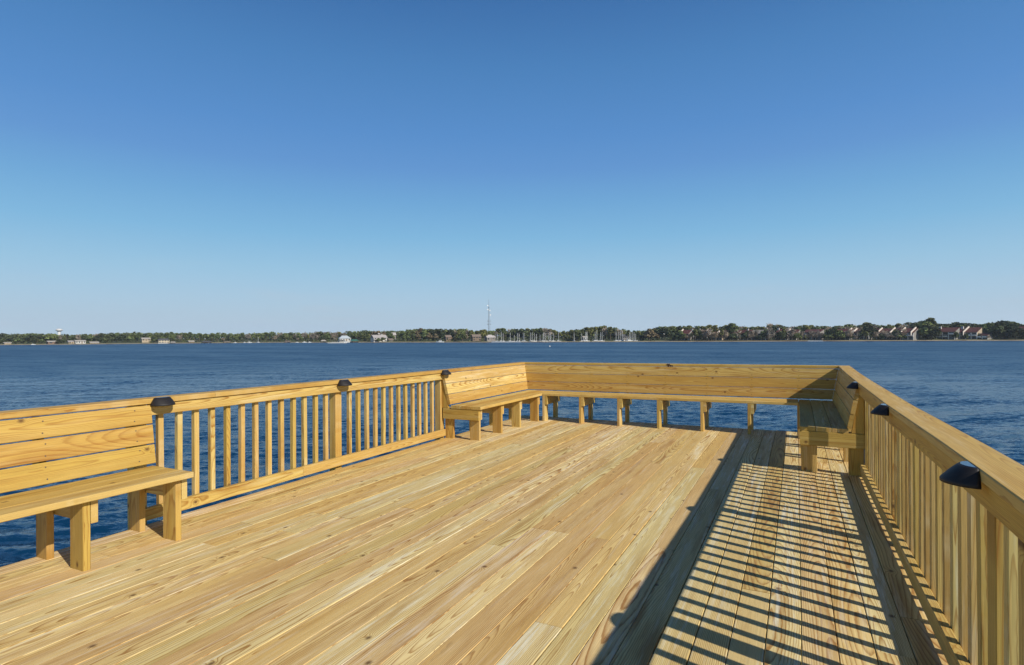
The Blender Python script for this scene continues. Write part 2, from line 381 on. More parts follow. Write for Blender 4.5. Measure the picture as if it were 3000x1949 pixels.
# ------------------------------------------------------------------ benches (local x along the bench, local y from the seat front to the back)
def bench(label, rz, loc, length, frames, zf, backspan, first_front=False, cap=None, back_post=False, braces=True, legv=0.045, wids=None, ys=(.462, .545), pitch=.1513, ybl=.505, gap=.005, tall=None):
    t = thing('bench', label, 'bench', loc, rz, 'benches built around the deck edge')
    seat = MB(); bw = pitch - .0038
    for j in range(3):
        yc = pitch * (j + .485); n = 6
        seat.bar([(length * i / n, yc, zf(length * i / n) - 0.019 + random.uniform(-.0006, .0006)) for i in range(n + 1)], Y, Z, bw, 0.038, 0.004,
                 wid=(random.random(), random.random(), random.uniform(.15, .75)))
    seat.build('seat', M_RAIL, t)
    back = MB(); (a0, a1), (t0, t1) = backspan           # span at the bottom and at the top of the back
    y0, y1 = ys; z0, z1 = 0.452, 0.868
    sl_ = Vector((0, y1 - y0, z1 - z0)); Ls = sl_.length; sd = sl_.normalized(); nv = Vector((0, -sd.z, sd.y))
    for j in range(3):
        s_ = (j + 0.5) * Ls / 3; f = s_ / Ls
        ps, pe = a0 + (t0 - a0) * f, a1 + (t1 - a1) * f
        n = 6; pts = []
        for i in range(n + 1):
            xx = ps + (pe - ps) * i / n
            p = Vector((xx, y0, z0 - 0.4425 + zf(xx))) + sd * s_ - nv * 0.019; pts.append(p)
        back.bar(pts, sd, nv, Ls / 3 - gap, 0.038, 0.003, s0=(t0 - a0) / Ls, s1=(t1 - a1) / Ls,
                 wid=(wids[j] if wids else (random.random(), random.random(), random.uniform(.05, .5))))
    nf = len(back.f)                                             # screw heads, set into the back boards
    for x in frames:
        for j in range(3):
            for q in (.24, .76):
                p = Vector((x + random.uniform(-.008, .008), y0, z0 - 0.4425 + zf(x))) + sd * ((j + q) * Ls / 3) - nv * 0.0002
                back.tube(p + nv * .0006, p + nv * .0018, .0045, n=7)
    back.wp += [(0, 0, 0)] * (len(back.v) - len(back.wp)); back.wid += [(.5, .5, .5, 1)] * (len(back.v) - len(back.wid))
    bo = back.build('backrest', M_RAIL, t); bo.data.materials.append(M_SCREW)
    for p in bo.data.polygons[nf:]: p.material_index = 1
    for i, x in enumerate(frames):
        zt = zf(x) - 0.0385
        fl = MB(); fl.bar([(x, legv + 0.070, 0.0), (x, legv + 0.070, zt)], Y, X, 0.140, 0.040, 0.004, wid=(random.random(), random.random(), random.uniform(.1, .7))); fl.build('leg', M_RAIL, t)
        bl = MB(); bl.bar([(x, ybl, -0.18), (x, ybl, zt)], Y, X, 0.128, 0.040, 0.004, wid=(random.random(), random.random(), random.uniform(.05, .6))); bl.build('leg', M_RAIL, t)
        sg = 1 if rz > -0.1 else -1
        sp = MB(); sp.bar([(x + sg * 0.0405, legv + 0.001, zt - 0.070), (x + sg * 0.0405, ybl + .06, zt - 0.070)], Z, X, 0.139, 0.038, 0.003); sp.build('support', M_RAIL, t)
        if first_front and i == (0 if sg > 0 else len(frames) - 1):
            sp = MB(); sp.bar([(x - sg * 0.0405, legv - 0.012, zt - 0.0715), (x - sg * 0.0405, ybl + .072, zt - 0.0715)], Z, X, 0.139, 0.038, 0.003, wid=(.45, .5, .15)); sp.build('support', M_RAIL, t)
        if braces:
            e = -sg * 0.0395 if i == tall else 0.0; zl = zt + 0.0415 if i != tall else zt + 0.003
            if i == tall: zl = max(zl, zt + 0.001)
            br = MB(); wv = (random.random(), .1, .05, 1)
            pr = [(y0 + .037, zl), (y1 + .062, zl), (y1 + .062, z1 - .008), (y1 + .036, z1 - .008)]
            for xx in (x + e - .019, x + e + .019):
                for py, pz in pr: br.v.append(Vector((xx, py, pz))); br.wp.append((pz, py - y0, xx - x)); br.wid.append(wv)
            br.f += [[0, 1, 2, 3], [7, 6, 5, 4]] + [[k + 4, (k + 1) % 4 + 4, (k + 1) % 4, k] for k in range(4)]
            br.build('back_brace', M_RAIL, t)
    return t

flat = lambda x: 0.4425
# left near bench: local x -> world +y, local y -> world -x (seat front at x = -3.645)
B1 = bench('bench nearest the camera on the left, with three orange back boards and gaps between them', R(90), (-3.645, -0.2, 0), 2.69,
           [0.38, 0.94, 1.51, 2.065, 2.615], flat, ((0.0, 2.722), (0.0, 2.738)), gap=.008,
           wids=[(.22, .62, .05), (.93, .55, .15), (.45, .6, .1)])
# left far bench
B2 = bench('short bench in the far left corner, with whitish weathered patches on its back boards', R(90), (-3.645, 6.395, 0), 2.45,
           [0.065, 0.685, 1.28, 1.94], flat, ((0.01, 2.445), (-0.02, 2.503)), first_front=True, tall=0,
           wids=[(.35, .55, .25), (.6, .8, .95), (.15, .85, .85)])
# back bench: local x -> world x, y -> world y ; rises 18 mm to the right
zb = lambda x: 0.4435 + 0.016 * max(0, min(1, x / 3.7))
B3 = bench('long bench across the far end of the deck, sunlit, facing the camera', 0.0, (-3.64, 8.378, 0), 3.655,
           [0.02, 0.635, 1.24, 1.832, 2.44, 3.055, 3.66], zb, ((-0.467, 4.064), (-0.55, 4.142)), legv=0.0, ys=(.462, .520),
           wids=[(.5, .55, .32), (.2, .45, .05), (.8, .6, .4)])
mb = MB(); n = 8
mb.bar([(-0.62 + 4.835 * i / n, 0.59, 0.8885 + 0.0175 * i / n) for i in range(n + 1)], Y, Z, 0.140, 0.038, 0.004, s0=-1.0, s1=1.0, wid=(.4, .5, .2))
mb.build('cap_rail', M_RAIL, B3)
mb = MB()                                                          # dark bark pocket in the edge of the cap
for cx_, cz, r in ((1.880, 0.899, .024), (1.912, 0.893, .017), (1.938, 0.889, .013), (1.852, .902, .013)):
    mb.loft([[(cx_ + r * s_ * 1.3 * math.cos(a), 0.521 - 0.004 * (1 - s_), cz + r * s_ * math.sin(a) * (1 + .3 * math.sin(3 * a))) for a in np.linspace(0, 2 * math.pi, 9)[:-1]] for s_ in (1.0, 0.3)], cap0=False)
mb.build('knot', simple('bark', (0.035, 0.018, 0.012), 0.9), B3)
# right bench: local x -> world -y, local y -> world +x (seat front at x = 0.02)
zr = lambda x: 0.4425 + 0.012 * max(0, min(1, (2.55 - x) / 2.5))
B4 = bench('shaded bench in the far right corner, its end frame facing the camera', R(-90), (0.022, 8.862, 0), 2.565,
           [0.55, 1.2, 1.86, 2.51], zr, ((0.022, 2.59), (-0.036, 2.60)), first_front=True, ys=(.402, .481), pitch=.140, ybl=.480, tall=3, legv=.011)
# ------------------------------------------------------------------ lamps
M_LAMP = simple('bronze_plastic', (0.012, 0.010, 0.011), 0.62)
M_SOLAR = simple('solar_cell', (0.03, 0.05, 0.11), 0.15)
M_LENS = simple('frosted_lens', (0.5, 0.5, 0.48), 0.4)
def lamp():
    t = thing('solar_lamp', 'x', 'lamp', group='solar lamps on the railing caps')
    n = 20; half = [math.pi * k / n for k in range(n + 1)]
    def ringp(a, b, z, e=0.0): return [(a * math.cos(p), e + b * math.sin(p), z) for p in half]
    mb = MB(); rings = [ringp(.056, .036, 0.0), ringp(.060, .042, -.003), ringp(.073, .064, -.023), ringp(.084, .084, -.044), ringp(.086, .088, -.049), ringp(.086, .088, -.058), ringp(.079, .079, -.058), ringp(.07, .06, -.030)]
    mb.loft(rings, cap0=True, cap1=True, closed=True); s_ = mb.build('shade', M_LAMP, t)
    for p in s_.data.polygons: p.use_smooth = 1 < len(p.vertices) < 5 and abs(p.normal.y) < 0.999
    mb = MB(); mb.loft([ringp(.050, .030, .0005, .004), ringp(.048, .028, .0022, .005)], cap0=False); mb.build('solar_panel', M_SOLAR, t)
    mb = MB(); mb.box((0, 0.0015, -.035), (.10, .003, .04)); mb.build('back_plate', M_LAMP, t)
    mb = MB(); mb.loft([ringp(.05, .045, -.031, .003), ringp(.045, .04, -.044, .003)]); mb.build('lens', M_LENS, t)
    return t
L0 = lamp(); first = True
LP = [(-4.1885, 2.617, .9115, R(-90), 'solar lamp on the left rail where the near bench back ends'),
      (-4.1885, 4.502, .910, R(-90), 'solar lamp in the middle of the left railing above a post'),
      (-4.1885, 6.398, .908, R(-90), 'solar lamp on the left rail beside the far left bench back'),
      (0.5025, 6.19, .9005, R(90), 'solar lamp over the end of the shaded right bench, smallest on the right rail'),
      (0.5025, 4.235, .9015, R(90), 'solar lamp on the right rail between the two other lamps'),
      (0.5025, 2.285, .921, R(90), 'solar lamp nearest the camera on the right rail, largest of all')]
for x, y, z, rz, lab in LP:
    if first: L0.location = (x, y, z); L0.rotation_euler = (0, 0, rz); L0['label'] = lab; first = False
    else: dup(L0, (x, y, z), rz, 1.0, lab)

# ================================================================== the far shore
def hor(px): return CY - ROLL * (px - CX)
SHX = [-900, 0, 200, 380, 600, 800, 1200, 1400, 1600, 2000, 2400, 2700, 3000, 3900]
SHY = [1017, 1011.3, 1010, 1008, 1005.8, 1004.3, 1003.8, 1003.6, 1003.0, 1001.6, 1000.2, 999.2, 998.6, 996]
def SD(px): return (EYE - SEA) * F / (np.interp(px, SHX, SHY) - hor(px))
def at(px, D, z=0.0):
    v = (fw + r3 * ((px - CX) / F) + d3 * ((hor(px) - CY) / F)) * float(D); return Vector((v.x, v.y, z))
def zat(y, px, D): return float(EYE - (y - hor(px)) * D / F)
def face(px, D, yaw=0.0):
    v = at(px, D); return -math.atan2(v.x, v.y) + yaw

LOFF = [-6, -1.5, 0.5, 3, 7, 11, 14, 20, 34, 46, 52, 70, 130, 400, 900]
LZ = [-1.2, -0.25, 0.10, 0.35, 0.55, 0.62, 0.9, 1.1, 1.3, 1.4, 1.5, 1.8, 2.4, 4.0, 6.0]
def landz(px, off):
    z = float(np.interp(off, LOFF, LZ))
    if 1432 < px < 1888 and 12 < off < 49: z = -0.8
    return SEA + z
def land():
    pxs = np.arange(-900, 3905, 12.0); mb = MB(); offs = []
    for px in pxs:
        D = SD(px) + 0.8 * math.sin(px * 0.05) + 0.5 * math.sin(px * 0.017)
        for o in LOFF:
            mb.v.append(at(px, D + o, landz(px, o))); offs.append(o)
    n = len(LOFF)
    for i in range(len(pxs) - 1):
        for k in range(n - 1): mb.f.append([i * n + k, (i + 1) * n + k, (i + 1) * n + k + 1, i * n + k + 1])
    b = NB('shore_ground'); a = b.n('ShaderNodeAttribute', out=2, props={'attribute_name': 'off'})
    nz = b.noise(b.n('ShaderNodeNewGeometry', out=0), 0.12, 4, 0.6)
    q = b.m2('ADD', b.m2('MULTIPLY', a, 0.03), b.m2('MULTIPLY', b.m2('SUBTRACT', nz, 0.5), 0.35))
    b.set(b.p.inputs['Base Color'], b.ramp(q, [(0.0, (.16, .12, .085)), (0.04, (.36, .29, .20)), (0.13, (.30, .235, .14)), (0.26, (.15, .15, .065)), (0.7, (.06, .07, .03))]))
    b.p.inputs['Roughness'].default_value = 0.95
    o = mb.build('shore', b.m); at_ = o.data.attributes.new('off', 'FLOAT', 'POINT'); at_.data.foreach_set('value', np.array(offs, np.float32))
    tag(o, kind='structure')
land()

# ------------------------------------------------------------------ foliage
def leafmat(name, col, tr=0.25):
    b = NB(name); oi = b.n('ShaderNodeObjectInfo', out=5)
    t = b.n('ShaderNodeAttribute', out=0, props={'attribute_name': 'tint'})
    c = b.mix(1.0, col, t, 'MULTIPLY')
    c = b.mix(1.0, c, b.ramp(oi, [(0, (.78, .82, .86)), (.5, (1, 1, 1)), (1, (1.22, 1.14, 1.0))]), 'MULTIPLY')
    b.set(b.p.inputs['Base Color'], c); b.p.inputs['Roughness'].default_value = 0.8; b.p.inputs['Specular IOR Level'].default_value = 0.15
    return b.m
M_TRUNK = simple('bark_trunk', (0.14, 0.105, 0.08), 0.9)
LM = {'dark': leafmat('oak_leaves', (.080, .098, .046)), 'mid': leafmat('green_leaves', (.115, .145, .058)),
      'olive': leafmat('pine_needles', (.165, .172, .062)), 'rust': leafmat('autumn_leaves', (.185, .145, .085)),
      'bare': leafmat('bare_twigs', (.30, .255, .205)), 'deep': leafmat('deep_leaves', (.050, .062, .034))}
def leaf_mesh(name, cl, n, size, mat, seed, thin=1.0, up=0.0):
    """n leaf-sized quads spread through the clumps cl = [(centre, radii, brightness)]"""
    g = np.random.default_rng(seed); vol = np.array([c[1][0] * c[1][1] * c[1][2] for c in cl]) ** 0.75
    pick = g.choice(len(cl), n, p=vol / vol.sum())
    d = g.normal(size=(n, 3)); d /= np.linalg.norm(d, axis=1, keepdims=True)
    rad = (0.45 + 0.55 * g.random(n) ** 0.5)[:, None]
    ce = np.array([c[0] for c in cl])[pick]; ra = np.array([c[1] for c in cl])[pick]; br = np.array([c[2] for c in cl])[pick]
    p = ce + d * ra * rad
    nrm = d * 0.7 + g.normal(size=(n, 3)) * 0.6; nrm /= np.linalg.norm(nrm, axis=1, keepdims=True)
    a = np.cross(nrm, g.normal(size=(n, 3)))
    if up: a = a * (1 - up) + np.array([0, 0, 1.0]) * up + d * 0.5
    a /= np.linalg.norm(a, axis=1, keepdims=True)
    b = np.cross(nrm, a); b /= np.maximum(np.linalg.norm(b, axis=1, keepdims=True), 1e-6)
    s_ = (size * g.uniform(0.6, 1.4, n))[:, None]
    v = np.stack([p - a * s_ - b * s_ * .6 * thin, p + a * s_ * .2 - b * s_ * thin, p + a * s_ + b * s_ * .5 * thin, p - a * s_ * .3 + b * s_ * thin], 1).reshape(-1, 3)
    me = bpy.data.meshes.new(name); me.vertices.add(4 * n); me.vertices.foreach_set('co', v.astype(np.float32).ravel())
    me.loops.add(4 * n); me.loops.foreach_set('vertex_index', np.arange(4 * n, dtype=np.int32))
    me.polygons.add(n); me.polygons.foreach_set('loop_start', np.arange(0, 4 * n, 4, dtype=np.int32)); me.polygons.foreach_set('loop_total', np.full(n, 4, np.int32))
    t = (br * g.uniform(0.7, 1.35, n))[:, None] * np.array([1, 1, 1]) ; t = np.c_[t, np.ones(n)]
    at_ = me.attributes.new('tint', 'FLOAT_COLOR', 'POINT'); at_.data.foreach_set('color', np.repeat(t, 4, 0).astype(np.float32).ravel())
    me.update(); me.validate(); me.materials.append(mat); return me
def limbs(mb, h, base, nb, spread, g, r0):
    mb.tube((0, 0, -1.5), (0, 0, h * base), r0, r0 * .75, 7); mb.tube((0, 0, h * base), (g.uniform(-.3, .3), g.uniform(-.3, .3), h * .92), r0 * .75, r0 * .2, 6)
    for i in range(nb):
        a = i * 2.4 + g.random(); z0 = h * (base + (0.8 - base) * i / nb); L = spread * (1 - .5 * i / nb)
        mb.tube((0, 0, z0), (L * math.cos(a), L * math.sin(a), min(h * .95, z0 + L * g.uniform(.5, 1.0))), r0 * .4, r0 * .1, 5)
def oak(seed, mat, h=10.0, w=5.0):
    g = np.random.default_rng(seed); cl = []
    for i in range(16):
        a = g.random() * 6.28; r = w * .72 * g.random() ** .6; z = h * (.34 + .5 * g.random() * (1 - .45 * r / w))
        q = w * g.uniform(.26, .42); cl.append(((r * math.cos(a), r * math.sin(a), z), (q, q, q * .75), g.choice([.6, .8, 1.0, 1.2, 1.45])))
    cl.append(((0, 0, h * .82), (w * .4, w * .4, h * .17), 1.1)); mb = MB(); limbs(mb, h, .28, 6, w * .7, g, .32)
    return leaf_mesh('crown', cl, 1000, .50, mat, seed), mb.mesh('trunk', M_TRUNK)
def pine(seed, mat, h=12.0, w=3.0):
    g = np.random.default_rng(seed); cl = []
    for i in range(10):
        f = i / 9; a = i * 2.4 + g.random(); r = w * (.75 - .5 * f) * g.uniform(.5, 1.1)
        q = w * g.uniform(.34, .5); cl.append(((r * math.cos(a), r * math.sin(a), h * (.5 + .44 * f)), (q, q, q * .55), g.choice([.7, .9, 1.1, 1.35])))
    cl.append(((0, 0, h * .95), (w * .34, w * .34, h * .05), 1.2)); mb = MB(); limbs(mb, h, .45, 8, w * .7, g, .2)
    return leaf_mesh('crown', cl, 700, .46, mat, seed, thin=.8), mb.mesh('trunk', M_TRUNK)
def bare(seed, mat, h=10.0, w=3.4):
    g = np.random.default_rng(seed); cl = []
    for i in range(11):
        a = g.random() * 6.28; r = w * .7 * g.random() ** .6
        q = w * g.uniform(.28, .4); cl.append(((r * math.cos(a), r * math.sin(a), h * g.uniform(.42, .86)), (q, q, q * 1.25), g.choice([.75, 1.0, 1.25])))
    mb = MB(); limbs(mb, h, .3, 10, w * .8, g, .2)
    return leaf_mesh('crown', cl, 620, .55, mat, seed, thin=.22, up=.6), mb.mesh('trunk', M_TRUNK)
PROTO = {}
for j in range(3):
    PROTO['dark', j] = oak(11 + j, LM['dark']); PROTO['mid', j] = oak(21 + j, LM['mid'], 10, 4.2); PROTO['rust', j] = oak(31 + j, LM['rust'], 10, 4.0)
    PROTO['deep', j] = oak(41 + j, LM['deep'], 10, 5.4); PROTO['pine', j] = pine(51 + j, LM['olive']); PROTO['greenpine', j] = pine(61 + j, LM['mid'], 12, 3.2)
    PROTO['bare', j] = bare(71 + j, LM['bare'])
PH = {'pine': 12.0, 'greenpine': 12.0}
KIND = {'dark': ('oak_tree', 'dark green round-crowned oak in the wood on the far shore', 'dark oaks on the far shore'),
        'mid': ('broadleaf_tree', 'mid green leafy tree in the wood on the far shore', 'mid green trees on the far shore'),
        'rust': ('autumn_tree', 'rust brown autumn tree in the wood on the far shore', 'autumn trees on the far shore'),
        'deep': ('evergreen_oak', 'very dark spreading evergreen oak on the far shore', 'very dark oaks on the far shore'),
        'pine': ('pine_tree', 'yellow-green pine with a tall bare trunk on the far shore', 'yellow-green pines on the far shore'),
        'greenpine': ('pine_tree', 'fresh green pine with a tall bare trunk on the far shore', 'green pines on the far shore'),
        'bare': ('bare_tree', 'leafless grey-brown tree on the far shore', 'leafless trees on the far shore')}
def plant(kind, px, off, ytop, wide=1.0, label=None):
    D = SD(px) + off; z0 = landz(px, off); h = max(2.0, zat(ytop, px, D) - z0); k = h / PH.get(kind, 10.0)
    nm, lab, grp = KIND[kind]; cr, trk = PROTO[kind, random.randrange(3)]
    t = thing(nm, label or lab, 'tree', at(px, D, z0), random.uniform(0, 6.28), None if label else grp)
    kw = k * wide * (1.0 if h > 6 else 1.2); t.scale = (kw, kw, k)
    for n_, me in (('crown', cr), ('trunk', trk)):
        o = bpy.data.objects.new(n_, me); C.objects.link(o); o.parent = t
TX = [0, 100, 170, 250, 330, 385, 450, 530, 600, 700, 800, 870, 950, 1000, 1050, 1100, 1130, 1180, 1230, 1270, 1310, 1365, 1390, 1415, 1440, 1460, 1510, 1560, 1590,
      1620, 1640, 1700, 1720, 1765, 1800, 1830, 1850, 1890, 1910, 1930, 1960, 2000, 2060, 2110, 2145, 2180, 2220, 2260, 2300, 2330, 2380, 2400, 2450, 2480, 2510, 2540,
      2575, 2620, 2650, 2690, 2725, 2750, 2765, 2810, 2835, 2870, 2900, 2930, 2960, 2985, 3000, 3200]
TY = [977, 976, 978, 979.5, 975, 972, 974, 973, 976, 974, 973, 974, 970, 972, 967, 970, 967, 967, 961.5, 963, 965, 962, 969, 966, 968, 962.5, 962, 963, 960,
      962, 971, 964, 960, 956, 960, 965, 970, 966, 962, 957, 953, 958, 955, 957, 950, 957, 960, 950, 957, 957, 955, 954, 956, 950, 953, 945,
      953, 953, 948, 943, 940, 950, 949, 946, 945, 952, 946, 942, 940, 950, 954, 954]
def top(px): return float(np.interp(px, TX, TY))
MIXES = [(460, dict(dark=4, mid=3, deep=1, bare=.6, rust=.3)), (800, dict(greenpine=6, mid=1, dark=1, bare=.6)), (1010, dict(bare=4, pine=2, mid=1.5, dark=1)),
         (1180, dict(mid=2, greenpine=3, dark=2, rust=.6)), (1330, dict(rust=2, mid=2, dark=2, deep=1)), (1450, dict(pine=3, bare=2, mid=1)),
         (1885, dict(pine=5, dark=1, bare=1.2, greenpine=1)), (1925, dict(rust=1)), (2010, dict(dark=3, bare=1, mid=1)), (2660, dict(bare=2, pine=2, dark=2, mid=1.5)),
         (3400, dict(dark=3, deep=2, mid=.6))]
def kind_at(px):
    for lim, mxd in MIXES:
        if px < lim: break
    ks = list(mxd); return random.choices(ks, [mxd[k] for k in ks])[0]
px = -40.0
while px < 3060:                                                       # the skyline row
    off = random.uniform(48, 78); plant(kind_at(px), px, off, top(px) + random.uniform(-1.0, 4.0) - (2.5 if px > 1985 else 0), random.uniform(1.1, 1.6))
    px += random.uniform(10, 17) * (1.15 if px < 800 else 1.0)
# gaps left free in front of houses and boats
FREE = [(10, 30), (138, 167), (199, 248), (262, 286), (318, 410), (412, 440), (460, 495), (550, 568), (590, 620), (700, 760), (985, 1045), (1084, 1136), (1380, 1410),
        (1420, 1447), (1450, 1890), (1930, 1960), (1990, 2020), (2092, 2125), (2176, 2200), (2225, 2245), (2276, 2340), (2362, 2416), (2448, 2530), (2568, 2672), (2756, 2862), (2872, 2898)]
px = -30.0
while px < 3060:                                                       # the nearer, lower row
    if not any(a - 2 < px < b + 2 for a, b in FREE):
        off = random.uniform(12, 34); ys = float(np.interp(px, SHX, SHY)); f = random.uniform(.42, .85)
        plant(kind_at(px), px, off, ys - 3 + (top(px) - ys) * f, 1.05)
    px += random.uniform(11, 22)
for px_, off, yt, kind, wd_, lab in ((2712, 16, 939, 'mid', 1.55, 'broad olive-green tree standing between two red-roofed condominium blocks, largest crown on the shore'),
        (2727, 40, 931.5, 'pine', 1.2, 'tall pine with a flat-topped crown rising above the largest crown on the shore'), (2545, 18, 945, 'deep', .95, 'dark upright tree right of the condominium with two slanted white walls'),
        (2147, 20, 948, 'greenpine', 1.5, 'tall yellowish pine hiding part of the red roofs left of centre of the condominium row'),
        (2246, 12, 963, 'mid', 1.3, 'rounded green tree standing in the gap beside the white balconies'), (2213, 26, 959, 'pine', 1.4, 'olive pine behind the white balconies'),
        (1770, 60, 954.5, 'pine', 1.1, 'thin pine rising highest over the marina masts'), (2265, 66, 946, 'bare', 1.2, 'leafless tree rising highest over the red roofs'),
        (2940, 18, 943, 'dark', 1.5, 'broad dark oak at the right end of the shore'), (2975, 12, 958, 'deep', 1.2, 'dense dark tree at the water edge on the right end of the shore'),
        (1903, 14, 963, 'rust', 1.1, 'orange-brown autumn tree right of the marina'), (1418, 10, 966, 'pine', 1.3, 'bright yellow-green pine between the brown house and the grey house'),
        (1120, 6, 988, 'mid', 1.4, 'small rounded tree in front of the house with the cupola'), (1108, 7, 990, 'mid', 1.0, 'small dark tree before the middle of the house with the cupola'),
        (2515, 10, 965, 'bare', .9, 'pale leafless tree in front of the condominium with two slanted white walls'), (2490, 9, 963, 'bare', .7, 'slim grey leafless tree before the red wall'),
        (2048, 10, 966, 'dark', 1.0, 'dark leafy tree hiding the condominium at the left end of the row'), (2085, 10, 968, 'bare', 1.2, 'bushy grey tree left of the tan condominium gable'),
        (2435, 10, 962, 'dark', 1.4, 'low dark tree hiding the wall left of the slanted white fins'), (2830, 9, 977, 'dark', .8, 'dark tree standing before the right wing of the white balconied block')):
    plant(kind, px_, off, yt, wd_, lab)
px = 1990.0
while px < 2672:                                                       # small trees in front of the condominiums
    plant(random.choices(('bare', 'pine', 'dark', 'mid'), (5, 1.5, 2.5, 1.5))[0], px, random.uniform(7, 12), random.uniform(960, 983), random.choice((.7, 1.0, 1.4)))
    px += random.uniform(5, 13)
# the wood behind, one mass
cl = []; g = np.random.default_rng(5)
for px in np.arange(-700, 3700, 8.5):
    off = g.uniform(85, 150); D = SD(px) + off; zt = zat(top(px) + g.uniform(0.0, 4.5), px, D); z0 = landz(px, off); hh = zt - z0
    p = at(px, D); r = g.uniform(2.6, 4.4)
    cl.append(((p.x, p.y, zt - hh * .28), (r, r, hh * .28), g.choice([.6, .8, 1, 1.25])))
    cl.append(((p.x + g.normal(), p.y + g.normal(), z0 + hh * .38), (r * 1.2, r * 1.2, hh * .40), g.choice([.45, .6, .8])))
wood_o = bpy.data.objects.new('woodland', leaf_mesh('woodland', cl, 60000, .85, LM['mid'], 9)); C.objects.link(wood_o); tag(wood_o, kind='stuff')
# low undergrowth along the bank
cl = []
for px in np.arange(-200, 3300, 5.0):
    for k in range(2):
        off = g.uniform(13, 40)
        if 1432 < px < 1888 and off < 50: off = g.uniform(50, 60)
        if any(a < px < b for a, b in FREE) and off < 30: continue
        D = SD(px) + off; p = at(px, D); r = g.uniform(.9, 1.7); cl.append(((p.x, p.y, landz(px, off) + r * .5), (r * 1.2, r * 1.2, r * g.uniform(.6, 1.3)), g.choice([.5, .7, 1.0, 1.3])))
ug = bpy.data.objects.new('undergrowth', leaf_mesh('undergrowth', cl, 14000, .38, LM['dark'], 12)); C.objects.link(ug); tag(ug, kind='stuff')

# ------------------------------------------------------------------ buildings
WALLS = {'fin': simple('cream_fin', (.66, .58, .50), .8, var=.05), 'white': simple('white_wall', (.56, .54, .50), .8, var=.06), 'cream': simple('cream_wall', (.50, .44, .33), .8, var=.06), 'tan': simple('tan_wall', (.42, .34, .24), .8, var=.08),
         'brown': simple('brown_wall', (.20, .15, .11), .8, var=.1), 'grey': simple('grey_wall', (.33, .33, .32), .8, var=.08), 'brick': simple('brick_wall', (.20, .13, .10), .85, var=.12),
         'concrete': simple('shade_wall', (.24, .225, .205), .85, var=.06)}  # shade_wall: shade of the condominium fronts put into a darker wall colour
ROOFS = {'red': simple('red_tile_roof', (.085, .024, .020), .75, var=.15), 'dark': simple('dark_shingle_roof', (.085, .085, .09), .8, var=.15), 'blue': simple('metal_roof', (.46, .52, .56), .4),
         'brown': simple('brown_shingle_roof', (.21, .165, .135), .8, var=.15), 'grey': simple('grey_shingle_roof', (.40, .37, .36), .8, var=.1), 'pale': simple('pale_roof', (.40, .37, .33), .8),
         'green': simple('green_metal_roof', (.04, .16, .13), .5)}
M_GLASS = simple('window_glass', (.03, .04, .05), .12)
M_WHITE = simple('white_trim', (.78, .76, .72), .6)
M_TANK = simple('tank_paint', (.58, .58, .57), .6)
M_CONC = simple('concrete', (.45, .43, .39), .9, var=.1)
def gable_roof(mb, w, d, z0, z1, ov=.5, hip=0.0, shed=False):
    x, y = w / 2 + ov, d / 2 + ov; t = .18
    if shed: pts = [(-x, -y, z0), (x, -y, z0), (x, y, z1), (-x, y, z1)]; fc = [[0, 1, 2, 3]]
    else: pts = [(-x, -y, z0), (x, -y, z0), (x, y, z0), (-x, y, z0), (-x + hip, 0, z1), (x - hip, 0, z1)]; fc = [[0, 1, 5, 4], [2, 3, 4, 5], [1, 2, 5], [3, 0, 4]]
    n = len(pts); low = [(p[0], p[1], p[2] - t) for p in pts]
    mb.poly(list(pts) + low, fc + [[k + n for k in f][::-1] for f in fc] + ([[0, n, n + 1, 1], [1, n + 1, n + 2, 2], [2, n + 2, n + 3, 3], [3, n + 3, n, 0]]))
def house(label, p0, p1, yt, yb, off, wall, roof, rf=.4, hip=0.0, yaw=.25, nw=3, floors=1, door=True, chim=False, porch=False, depth=None, cupola=False):
    pc = (p0 + p1) / 2; D = SD(pc) + off; s = D / F; w = (p1 - p0) * s; zb = zat(yb, pc, D); h = zat(yt, pc, D) - zb; d = depth or max(5, w * .7)
    t = thing('house', label, 'house', at(pc, D, zb), face(pc, D, yaw)); hw = h * (1 - rf); w *= .9
    mb = MB(); mb.box((0, 0, hw / 2 - 1), (w, d, hw + 2)); mb.build('wall', WALLS[wall], t)
    mb = MB(); gable_roof(mb, w, d, hw, h, .45, hip); r = mb.build('roof', ROOFS[roof], t)
    if chim: mb = MB(); mb.box((w * .22, .3, h - .1), (.9, .9, 1.8)); mb.build('chimney', WALLS['brick'], r)
    fh = hw / floors
    for f in range(floors):
        for k in range(nw):
            if door and f == 0 and k == nw // 2: continue
            xx = w * ((k + .5) / nw - .5); wn = MB(); wn.box((xx, -d / 2 - .02, fh * f + fh * .55), (w / nw * .5, .1, fh * .45)); wn.build('window', M_GLASS, t)
    if door: mb = MB(); xx = w * ((nw // 2 + .5) / nw - .5); mb.box((xx, -d / 2 - .03, fh * .42), (min(1.1, w * .12), .12, fh * .8)); mb.build('door', WALLS['brown'], t)
    if porch:
        mb = MB(); mb.box((-w * .25, -d / 2 - 1.2, hw * .55), (w * .5, 2.4, .2)); mb.build('porch_roof', ROOFS[roof], t)
        for k in range(4): mb = MB(); mb.tube((-w * .48 + k * w * .155, -d / 2 - 2.2, -1), (-w * .48 + k * w * .155, -d / 2 - 2.2, hw * .55), .1); mb.build('porch_post', M_WHITE, t)
    if cupola:
        mb = MB(); mb.box((w * .22, 0, h * .98), (w * .13, w * .13, h * .30)); cu = mb.build('cupola', WALLS[wall], t)
        mb = MB(); gable_roof(mb, w * .13, w * .13, h * 1.12, h * 1.28, .35, w * .06); mb.build('roof', ROOFS[roof], cu)
        mb = MB(); mb.box((w * .22, -w * .065 - .03, h * 1.04), (w * .08, .1, h * .1)); mb.build('window', M_GLASS, cu)
    return t
